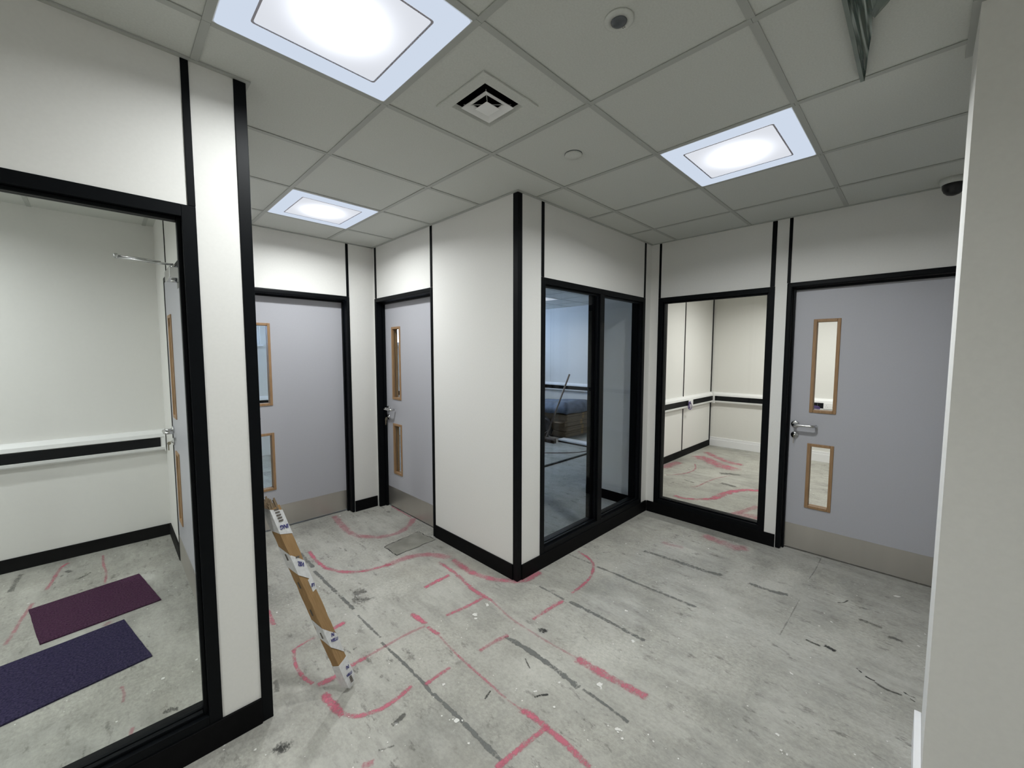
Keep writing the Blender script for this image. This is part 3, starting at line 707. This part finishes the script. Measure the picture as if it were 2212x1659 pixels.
# taped, rounded lower end
bm = bmesh.new()
secs = [sect(0.135, 1.09), sect(0.07, 1.10, 0.001), sect(0.035, 1.08, 0.001), sect(0.012, 0.86, 0.001), sect(-0.004, 0.5)]
tb.append(obj('tape_end', loft(bm, secs), 'tape', pk))
tb.append(obj('tape_patch', BM((PW*0.15, PW*1.06, -PT*1.10, -PT*1.0, 0.50, 0.56)), 'tape', pk))
def lettering(parent, text, x, z, size, rot, mkey='ink', face=-1):
    cu = bpy.data.curves.new('lettering', 'FONT'); cu.body = text; cu.size = size; cu.align_x = 'CENTER'; cu.align_y = 'CENTER'; cu.extrude = 0.0002; cu.offset = 0.0006
    tmp = bpy.data.objects.new('tmp', cu); C.objects.link(tmp)
    bpy.context.view_layer.update()
    me = bpy.data.meshes.new_from_object(tmp.evaluated_get(bpy.context.evaluated_depsgraph_get()))
    bpy.data.objects.remove(tmp)
    me.materials.clear(); me.materials.append(M[mkey])
    o = bpy.data.objects.new('lettering', me); C.objects.link(o); o.parent = parent
    R = Matrix.Rotation(PI/2, 4, 'X') @ Matrix.Rotation(rot, 4, 'Z')
    if face == -2: R = Matrix.Rotation(-PI/2, 4, 'Z') @ R; o.matrix_local = Matrix.Translation((-PW*1.04-0.001, x, z)) @ R
    else: o.matrix_local = Matrix.Translation((x, -PT*1.12-0.0018, z)) @ R
    return o
lettering(tb[0], 'ING', 0.002, L-0.112, 0.024, PI-0.35)
for k in range(5): lettering(tb[0], 'iiiilliilli', 0.0, L-0.030-0.013*k, 0.009, PI-0.3, 'ink_black')
lettering(tb[1], 'VEL', 0.003, L-0.297, 0.024, PI-0.75)
lettering(tb[1], 'iillilili', 0.002, L-0.262, 0.009, PI-0.4, 'ink_black')
lettering(tb[2], 'VELU', 0.004, 0.247, 0.018, -0.5)
lettering(tb[2], 'N', 0.006, 0.272, 0.022, -0.4)
lettering(tb[3], 'N', 0.008, 0.092, 0.022, -0.3)
lettering(tb[3], 'VELU', 0.002, 0.060, 0.015, -0.3)
for k in range(4): lettering(tb[3], 'liilliil', 0.002, 0.046-0.008*k, 0.008, -0.2, 'ink_black')
lettering(tb[4], 'LE', PW*0.6, 0.527, 0.018, PI-0.5)
for z in (0.30, 0.42, 0.56, 0.70): lettering(body, 'iliillilliilliil', 0.0, z, 0.009, PI/2, 'ink_black', face=-2)

# ------------------------------------------------------------------ store of things in the dim blue room
BX, BY = 5.905, 4.535
hs = [0.022, 0.122, 0.212, 0.322, 0.438]
bl = ['lowest flat cardboard box of the stack under the blue sheet', 'second-lowest flat cardboard box of the sheeted stack', 'flat cardboard box third from the floor in the sheeted stack', 'topmost flat cardboard box right under the blue sheet']
for k in range(4):
    ox, oy = ((0.0, 0.0), (0.012, 0.0), (-0.010, 0.015), (0.02, -0.005))[k]
    t = tag(empty('cardboard_box', (BX+ox, BY+oy, hs[k])), bl[k], 'box', 'stacked flat boxes')
    h = hs[k+1]-hs[k]-0.002
    obj('carton', BM((0, 1.05, 0, 1.15, 0, h), bevel=0.004), 'card2', t)
    obj('lid_seam', BM((0.0, 1.05, -0.0015, -0.0002, h*0.62, h*0.66)), 'dark', t)
    obj('packing_tape', BM((0.48, 0.55, -0.0012, -0.0002, 0.01, h-0.004)), 'card', t)
    if k == 2: obj('open_flap', BM((-0.10, -0.002, 0.02, 0.19, h*0.70, h*0.78)), 'card2', t)
tag(obj('pallet', BM((BX, BX+1.05, BY, BY+1.15, 0.012, 0.0215), (BX, BX+1.05, BY+0.05, BY+0.15, 0, 0.012), (BX, BX+1.05, BY+0.95, BY+1.05, 0, 0.012)), 'wood'), 'thin dark board under the stack of flat boxes', 'board')
bm = bmesh.new(); nx, ny = 26, 26; gr = []
for i in range(nx+1):
    row = []
    for j in range(ny+1):
        u, v_ = i/nx, j/ny
        x = BX-0.035+1.13*u; y = BY-0.045+1.25*v_
        top = 0.585+0.045*math.sin(u*3.0+0.4)+0.03*math.sin(v_*4+1.0)+0.012*math.sin(u*11+v_*7)
        ed = min(u, 1-u, v_, 1-v_)
        z = top if ed > 0.10 else 0.455+0.012*math.sin((u+v_)*13)+(top-0.455)*(ed/0.10)**0.55
        row.append(bm.verts.new((x, y, z)))
    gr.append(row)
for i in range(nx):
    for j in range(ny): bm.faces.new((gr[i][j], gr[i+1][j], gr[i+1][j+1], gr[i][j+1]))
o = tag(obj('dust_sheet', bm, 'sheet', None, True), 'blue-grey dust sheet draped over the stack of boxes', 'dust sheet'); o.modifiers.new('t', 'SOLIDIFY').thickness = 0.006

bm = bmesh.new(); bmesh.ops.create_icosphere(bm, subdivisions=4, radius=1.0)
for vv in bm.verts:
    n_ = vv.co.normalized(); k = 1+0.10*math.sin(n_.x*7+n_.z*5)+0.08*math.sin(n_.y*9+2)+0.05*math.sin(n_.z*15+n_.x*8)
    vv.co = Vector((n_.x*0.15*k, n_.y*0.21*k, max(n_.z*0.22*k, -0.19)+0.19))
t = tag(empty('rubbish_bag', (5.69, 4.93, 0)), 'black rubbish bag slumped beside the stack of boxes', 'bag')
obj('bag', bm, 'bag', t, True)
obj('knot', lathe(bmesh.new(), [(0.035, 0.385), (0.018, 0.41), (0.045, 0.45), (0.02, 0.46)], 10), 'bag', t, True)

t = tag(empty('broom', (5.46, 4.62, 0)), 'wide broom with a long pole leaning on the box stack', 'broom')
obj('pole', tube(bmesh.new(), [(0.0, 0.0, 0.085), (0.74, 0.066, 1.165)], 0.016, 10), 'wood', t, True)
obj('head', BM((-0.035, 0.035, -0.20, 0.20, 0.052, 0.085), bevel=0.006), 'wood', t)
bm = bmesh.new()
for i in range(5):
    for j in range(26):
        x, y = -0.028+0.014*i, -0.192+0.0153*j
        bx(bm, x-0.005, x+0.005, y-0.005, y+0.005, 0.001, 0.052)
o = obj('bristles', bm, 'bristle', t); o['kind'] = 'stuff'
obj('brace', tube(bmesh.new(), [(0.10, 0.027, 0.20), (0.0, 0.12, 0.084)], 0.004, 6), 'chrome', t)

t = tag(empty('trunking_length', (5.60, 3.2, 0)), 'spare length of white trunking lying on the floor before the boxes', 'trunking')
obj('channel', BM((0, 0.17, 0, 1.27, 0.0, 0.055), bevel=0.003), 'white', t)
obj('dark_side', BM((-0.0015, -0.0002, 0.01, 1.26, 0.004, 0.030)), 'bag', t)
tag(obj('trim_length', BM((4.0, 5.6, 3.575, 3.612, 0.0, 0.014), bevel=0.002), 'black'), 'thin length of black trim lying on the floor of the dim room', 'trim')
coil([(4.5, 4.36, 0.005), (4.8, 4.09, 0.005), (4.95, 3.94, 0.005), (5.076, 3.83, 0.005), (5.2, 3.75, 0.005), (5.33, 3.71, 0.005), (5.55, 3.66, 0.005)], 0.005, 'redcable', 'thin dark cable trailing over the floor of the dim room')
# floor mark data: coverage, stroke width, points
PINK = [
(0.50,0.065,[(1.476, 3.875), (1.453, 3.692), (1.429, 3.498), (1.433, 3.343), (1.505, 3.223), (1.594, 3.144), (1.682, 3.121), (1.783, 3.131), (1.905, 3.215), (1.981, 3.301)]),
(0.70,0.021,[(1.991, 3.728), (1.985, 3.535), (1.983, 3.345)]),
(0.90,0.032,[(1.059, 3.31), (1.043, 3.11), (1.056, 2.97)]),
(0.70,0.04,[(1.056, 2.97), (1.107, 2.84), (1.186, 2.754), (1.285, 2.708), (1.414, 2.686)]),
(0.55,0.07,[(1.389, 2.693), (1.547, 2.685), (1.665, 2.647), (1.736, 2.556), (1.77, 2.464)]),
(0.70,0.06,[(1.779, 2.408), (1.761, 2.234), (1.78, 2.098), (1.83, 1.967), (1.91, 1.873), (1.987, 1.827), (2.105, 1.841)]),
(1.00,0.04,[(1.43, 2.246), (1.527, 2.253), (1.627, 2.256)]),
(0.75,0.035,[(1.683, 2.456), (1.682, 2.278), (1.652, 2.098), (1.63, 1.958), (1.644, 1.834)]),
(0.35,0.016,[(1.644, 1.834), (1.603, 1.616), (1.607, 1.491), (1.607, 1.358), (1.624, 1.157)]),
(0.75,0.052,[(1.622, 1.15), (1.628, 1.021), (1.637, 0.919), (1.649, 0.808)]),
(0.70,0.029,[(1.355, 1.91), (1.486, 1.888), (1.55, 1.888), (1.631, 1.888)]),
(1.00,0.036,[(1.22, 2.067), (1.22, 1.998), (1.227, 1.934)]),
(0.90,0.03,[(1.221, 1.896), (1.223, 1.846), (1.226, 1.807)]),
(0.60,0.015,[(1.226, 1.807), (1.207, 1.642), (1.203, 1.475), (1.201, 1.354), (1.198, 1.23), (1.208, 1.129)]),
(0.95,0.036,[(1.207, 1.145), (1.218, 1.076), (1.221, 1.009)]),
(0.85,0.032,[(1.218, 1.017), (1.219, 0.933), (1.209, 0.802)]),
(0.85,0.028,[(1.213, 1.022), (1.112, 1.029), (1.013, 1.04), (0.963, 1.042)]),
(1.00,0.034,[(0.768, 1.917), (0.816, 1.923), (0.858, 1.923)]),
(0.40,0.021,[(0.858, 1.923), (1.005, 1.928), (1.114, 1.929), (1.211, 1.917)]),
(0.75,0.032,[(0.631, 1.914), (0.669, 1.906), (0.706, 1.904)]),
(1.00,0.033,[(0.811, 2.259), (0.853, 2.263), (0.896, 2.27)]),
(0.60,0.021,[(0.735, 2.261), (0.659, 2.253), (0.614, 2.233)]),
(0.85,0.022,[(0.623, 2.233), (0.6, 2.158), (0.593, 2.082), (0.596, 2.001), (0.612, 1.942)]),
(1.00,0.042,[(0.629, 1.839), (0.632, 1.767), (0.645, 1.674)]),
(0.85,0.026,[(0.643, 1.677), (0.687, 1.617), (0.754, 1.588), (0.834, 1.579), (0.932, 1.599)]),
(0.75,0.024,[(0.991, 1.562), (1.074, 1.564), (1.13, 1.564)]),
(0.75,0.031,[(1.696, 1.523), (1.817, 1.522), (1.954, 1.513)]),
(0.70,0.03,[(1.311, 1.548), (1.398, 1.546), (1.492, 1.532)]),
(0.80,0.026,[(2.554, 1.824), (2.524, 1.694), (2.448, 1.604), (2.294, 1.538), (2.169, 1.523), (2.068, 1.522)]),
(0.80,0.03,[(0.618, 2.702), (0.614, 2.623), (0.607, 2.535)]),
(0.45,0.11,[(3.542, 1.227), (3.526, 1.154), (3.521, 1.074), (3.489, 0.983), (3.533, 0.929)]),
(0.30,0.047,[(3.177, 1.426), (3.182, 1.359), (3.199, 1.271)]),
(0.60,0.03,[(0.611, 1.402), (0.639, 1.388)]),
(0.75,0.067,[(4.338, 1.831), (4.325, 1.735), (4.408, 1.609), (4.533, 1.499)]),
(0.95,0.097,[(4.541, 1.502), (4.772, 1.476), (4.957, 1.429), (5.092, 1.364), (5.184, 1.244)]),
(0.55,0.023,[(4.784, 1.836), (4.811, 1.779), (5.059, 1.775), (5.363, 1.733), (5.57, 1.652)]),
(0.60,0.027,[(5.823, 2.187), (5.617, 2.091), (5.392, 2.065), (5.17, 2.126), (4.999, 2.27)]),
(0.55,0.138,[(5.354, 2.41), (5.545, 2.401), (5.752, 2.383)]),
(0.70,0.231,[(6.304, 2.31), (6.188, 2.147), (6.011, 1.938), (5.925, 1.729)]),
(0.60,0.134,[(6.652, 2.338), (6.475, 2.14), (6.255, 1.884), (6.236, 1.715)]),
(0.50,0.08,[(4.191, 1.222), (4.406, 1.157), (4.613, 1.108)]),
(0.50,0.123,[(4.176, 1.151), (4.312, 1.102), (4.306, 1.023)]),
(0.80,0.026,[(-0.266, 4.377), (-0.298, 4.331), (-0.315, 4.219), (-0.326, 4.11), (-0.347, 3.97)]),
(0.55,0.017,[(-0.085, 4.36), (-0.085, 4.158), (-0.065, 4.007), (-0.075, 3.81)]),
(0.45,0.02,[(-0.392, 3.81), (-0.419, 3.64), (-0.436, 3.46), (-0.452, 3.36)]),
(0.40,0.014,[(-0.021, 2.545), (-0.012, 2.474), (-0.02, 2.428)]),
(0.50,0.034,[(-0.056, 3.23), (-0.073, 3.203)]),
(0.40,0.015,[(0.005, 2.224), (-0.005, 2.178)]),
]
GREY = [
(0.75,0.031,[(0.989, 3.529), (1.0, 3.288), (0.994, 3.042)]),
(0.75,0.025,[(0.983, 2.974), (0.985, 2.716), (0.991, 2.498), (0.992, 2.355)]),
(0.60,0.016,[(0.985, 2.278), (0.986, 2.141), (0.989, 2.008)]),
(0.85,0.018,[(0.974, 1.968), (0.983, 1.76), (0.985, 1.583), (0.977, 1.488)]),
(0.85,0.023,[(0.981, 1.487), (0.988, 1.361), (0.989, 1.205), (0.99, 1.118), (0.99, 1.037)]),
(0.90,0.033,[(1.477, 1.531), (1.493, 1.358), (1.491, 1.189), (1.481, 1.048)]),
(0.75,0.018,[(1.486, 1.026), (1.487, 0.902), (1.481, 0.794)]),
(0.60,0.021,[(1.974, 1.718), (1.977, 1.613), (1.972, 1.513)]),
(0.75,0.032,[(1.982, 1.472), (1.99, 1.255), (1.986, 0.981)]),
(0.60,0.027,[(2.463, 1.59), (2.472, 1.438), (2.466, 1.281), (2.481, 1.051), (2.484, 0.902)]),
(0.60,0.046,[(2.929, 1.461), (2.951, 1.219), (2.955, 1.015), (2.985, 0.919)]),
(0.60,0.042,[(3.007, 0.742), (3.004, 0.613), (3.032, 0.535)]),
(0.40,0.005,[(3.795, 0.464), (3.525, 0.462), (3.366, 0.472)]),
(0.35,0.005,[(3.042, 0.467), (2.785, 0.471), (2.561, 0.475)]),
(0.40,0.023,[(2.464, 1.872), (2.464, 1.762), (2.469, 1.652)]),
]
DARK = [
(0.90,0.039,[(1.648, 1.435), (1.665, 1.427), (1.662, 1.405)]),
(0.80,0.012,[(1.13, 1.304), (1.155, 1.313), (1.176, 1.32)]),
(0.95,0.013,[(1.295, 1.153), (1.319, 1.144), (1.348, 1.121)]),
(0.60,0.009,[(1.436, 1.344), (1.417, 1.311), (1.404, 1.283)]),
(0.60,0.011,[(0.845, 2.021), (0.863, 2.025)]),
(0.50,0.077,[(1.031, 2.431), (1.063, 2.426), (1.088, 2.379)]),
(0.45,0.08,[(1.072, 2.498), (1.119, 2.509)]),
(0.55,0.056,[(0.403, 1.713), (0.422, 1.689), (0.441, 1.686)]),
(0.50,0.011,[(0.68, 1.417), (0.712, 1.4), (0.731, 1.392)]),
(0.50,0.024,[(0.771, 1.479), (0.805, 1.481), (0.835, 1.488)]),
(0.95,0.025,[(2.63, 0.284), (2.627, 0.267), (2.618, 0.245)]),
(0.70,0.02,[(2.614, 0.365), (2.609, 0.338), (2.608, 0.307)]),
(0.70,0.01,[(3.156, 0.295), (3.176, 0.268), (3.229, 0.251)]),
(0.50,0.032,[(3.043, 0.176), (3.037, 0.131), (3.036, 0.084)]),
(0.90,0.009,[(2.544, 0.15), (2.526, 0.13)]),
(1.00,0.013,[(2.51, 0.113), (2.504, 0.095), (2.504, 0.08)]),
(0.55,0.017,[(2.494, 0.076), (2.473, 0.043), (2.483, -0.013)]),
(0.80,0.011,[(2.512, -0.019), (2.504, -0.034), (2.505, -0.057)]),
(0.70,0.008,[(2.484, -0.04), (2.476, -0.056)]),
(0.50,0.029,[(2.962, 0.049), (2.966, 0.026), (2.96, -0.004)]),
(0.60,0.021,[(-0.206, 4.016), (-0.175, 4.036), (-0.147, 4.071)]),
(0.50,0.036,[(-0.269, 4.228), (-0.249, 4.181)]),
(0.40,0.035,[(-0.49, 4.376), (-0.504, 4.253), (-0.509, 4.1)]),
(0.60,0.031,[(0.107, 2.23), (0.124, 2.224), (0.148, 2.211)]),
(0.30,0.024,[(0.495, 2.081), (0.492, 2.036), (0.48, 2.007)]),
(0.40,0.03,[(0.406, 1.704), (0.417, 1.681), (0.432, 1.695)]),
(0.50,0.1,[(5.597, 1.781), (5.649, 1.676), (5.694, 1.581)]),
(0.50,0.079,[(5.168, 1.621), (5.157, 1.544), (5.147, 1.468)]),
(0.50,0.029,[(4.986, 1.987), (4.949, 1.861)]),
]
WHITE = [
(1.478,1.792,0.021),
(1.596,1.817,0.013),
(0.935,2.337,0.007),
(1.045,1.501,0.010),
(0.975,1.306,0.015),
(0.946,1.192,0.008),
(1.561,0.988,0.019),
(1.420,0.808,0.013),
(0.942,1.369,0.005),
(1.405,0.843,0.004),
(1.396,0.772,0.008),
(1.069,0.939,0.005),
(1.241,1.180,0.005),
(0.720,1.422,0.004),
(0.653,2.644,0.009),
(2.148,1.180,0.011),
(1.843,1.084,0.005),
(1.957,1.735,0.004),
(0.505,2.186,0.004),
(1.317,1.059,0.008),
(3.336,0.217,0.006),
(3.505,0.037,0.016),
(2.965,0.334,0.005),
(2.802,0.335,0.007),
(2.947,0.007,0.006),
(2.977,-0.065,0.008),
(3.326,1.121,0.010),
(3.592,1.020,0.007),
(3.289,1.630,0.005),
(2.849,1.479,0.006),
(5.011,2.248,0.021),
(1.858,0.336,0.011),
(1.791,0.310,0.007),
(0.120,2.472,0.011),
(0.252,1.845,0.005),
(0.339,1.758,0.008),
(-0.041,2.309,0.006),
]
# ------------------------------------------------------------------ marks on the floor (coverage, width, floor points in metres)
def chaikin(pts, n=2):
    for _ in range(n):
        if len(pts) < 3: break
        q = [pts[0]]
        for a, b in zip(pts, pts[1:]):
            q += [(a[0]*.75+b[0]*.25, a[1]*.75+b[1]*.25), (a[0]*.25+b[0]*.75, a[1]*.25+b[1]*.75)]
        pts = q+[pts[-1]]
    return pts
def stroke(name, cover, wd, pts, m, z, rag=0.0):
    P = [Vector((x, y, 0)) for x, y in chaikin(pts)]
    # resample evenly
    step = max(wd*0.5, 0.012); Q = [P[0]]
    for a, b in zip(P, P[1:]):
        n = max(1, int((b-a).length/step))
        Q += [a.lerp(b, k/n) for k in range(1, n+1)]
    d0 = (Q[1]-Q[0]).normalized(); d1 = (Q[-1]-Q[-2]).normalized()
    Q = [Q[0]-d0*wd*0.45] + Q + [Q[-1]+d1*wd*0.45]
    bm = bmesh.new(); el = bm.verts.layers.float.new('edge'); cl = bm.verts.layers.float.new('cover'); rows = []
    for i, p in enumerate(Q):
        d = (Q[min(i+1, len(Q)-1)]-Q[max(i-1, 0)]).normalized(); nrm = Vector((-d.y, d.x, 0))
        end = i in (0, len(Q)-1); row = []
        hw = wd*0.5*(1.25+random.uniform(-rag, rag))
        for s in (-1, -0.5, 0, 0.5, 1):
            v = bm.verts.new((p.x+nrm.x*s*hw, p.y+nrm.y*s*hw, z))
            v[el] = 0.0 if end else (1.0, 0.85, 0.0)[int(abs(s)*2)]; v[cl] = cover
            row.append(v)
        rows.append(row)
    for a, b in zip(rows, rows[1:]):
        for k in range(4): bm.faces.new((a[k], a[k+1], b[k+1], b[k]))
    return obj(name, bm, m, floor)
random.seed(3); ZS = [0.0004]
def zn(): ZS[0] += 0.00001; return ZS[0]
for c, wd, pts in GREY: stroke('filler_strip', c, max(wd, 0.008), pts, 'filler', zn(), 0.35)
for c, wd, pts in PINK: stroke('spray_mark', c*0.9, max(wd, 0.012), pts, 'pink', zn(), 0.15)
for c, wd, pts in DARK: stroke('scuff_mark', c, max(wd, 0.010), pts, 'scuffed', zn(), 0.4)
# squarish mortar patch in the passage
corners = [(1.515, 2.971), (1.857, 3.015), (1.874, 2.787), (1.511, 2.773)]
bm = bmesh.new(); per = []
for k in range(4):
    a, b = Vector(corners[k]), Vector(corners[(k+1) % 4])
    for s in range(9):
        q = a.lerp(b, s/9); per.append(bm.verts.new((q.x+random.uniform(-.006, .006), q.y+random.uniform(-.006, .006), 0.0008)))
bm.faces.new(per); obj('mortar_patch', bm, 'patch', floor)
bm = bmesh.new()
for k in range(len(corners)):
    a, b = Vector((*corners[k], 0.0012)), Vector((*corners[(k+1) % 4], 0.0012)); d = (b-a).normalized(); n_ = Vector((-d.y, d.x, 0)); prev = None
    for s in range(13):
        q = a.lerp(b, s/12)+n_*random.uniform(-.006, .006); wv = random.uniform(0.0008, 0.004)
        cur = (bm.verts.new(q+n_*wv), bm.verts.new(q-n_*wv))
        if prev: bm.faces.new((prev[0], cur[0], cur[1], prev[1]))
        prev = cur
obj('mortar_crack', bm, 'dark', floor)
# white paint drips
bm = bmesh.new()
def blob(x, y, r, z=0.0018):
    n = 11; vs = []
    for k in range(n):
        a = 2*PI*k/n; q = r*random.uniform(0.55, 1.15)
        vs.append(bm.verts.new((x+q*math.cos(a), y+q*math.sin(a), z)))
    bm.faces.new(vs)
for x, y, r in WHITE:
    blob(x, y, r*0.8)
    if r > 0.012:
        for _ in range(3): blob(x+random.uniform(-1.3, 1.3)*r, y+random.uniform(-1.3, 1.3)*r, r*random.uniform(0.25, 0.5), 0.0016)
for _ in range(230):
    x, y = random.uniform(0.3, 3.7), random.uniform(-0.3, 1.85)
    blob(x, y, random.uniform(0.0012, 0.0042))
for _ in range(60):
    x, y = random.uniform(0.45, 1.9), random.uniform(1.85, 3.8); blob(x, y, random.uniform(0.0015, 0.0045))
for _ in range(50):
    x, y = random.uniform(-0.7, 0.3), random.uniform(2.0, 4.4); blob(x, y, random.uniform(0.0015, 0.0045))
o = obj('paint_splashes', bm, 'splash', floor); o['kind'] = 'stuff'
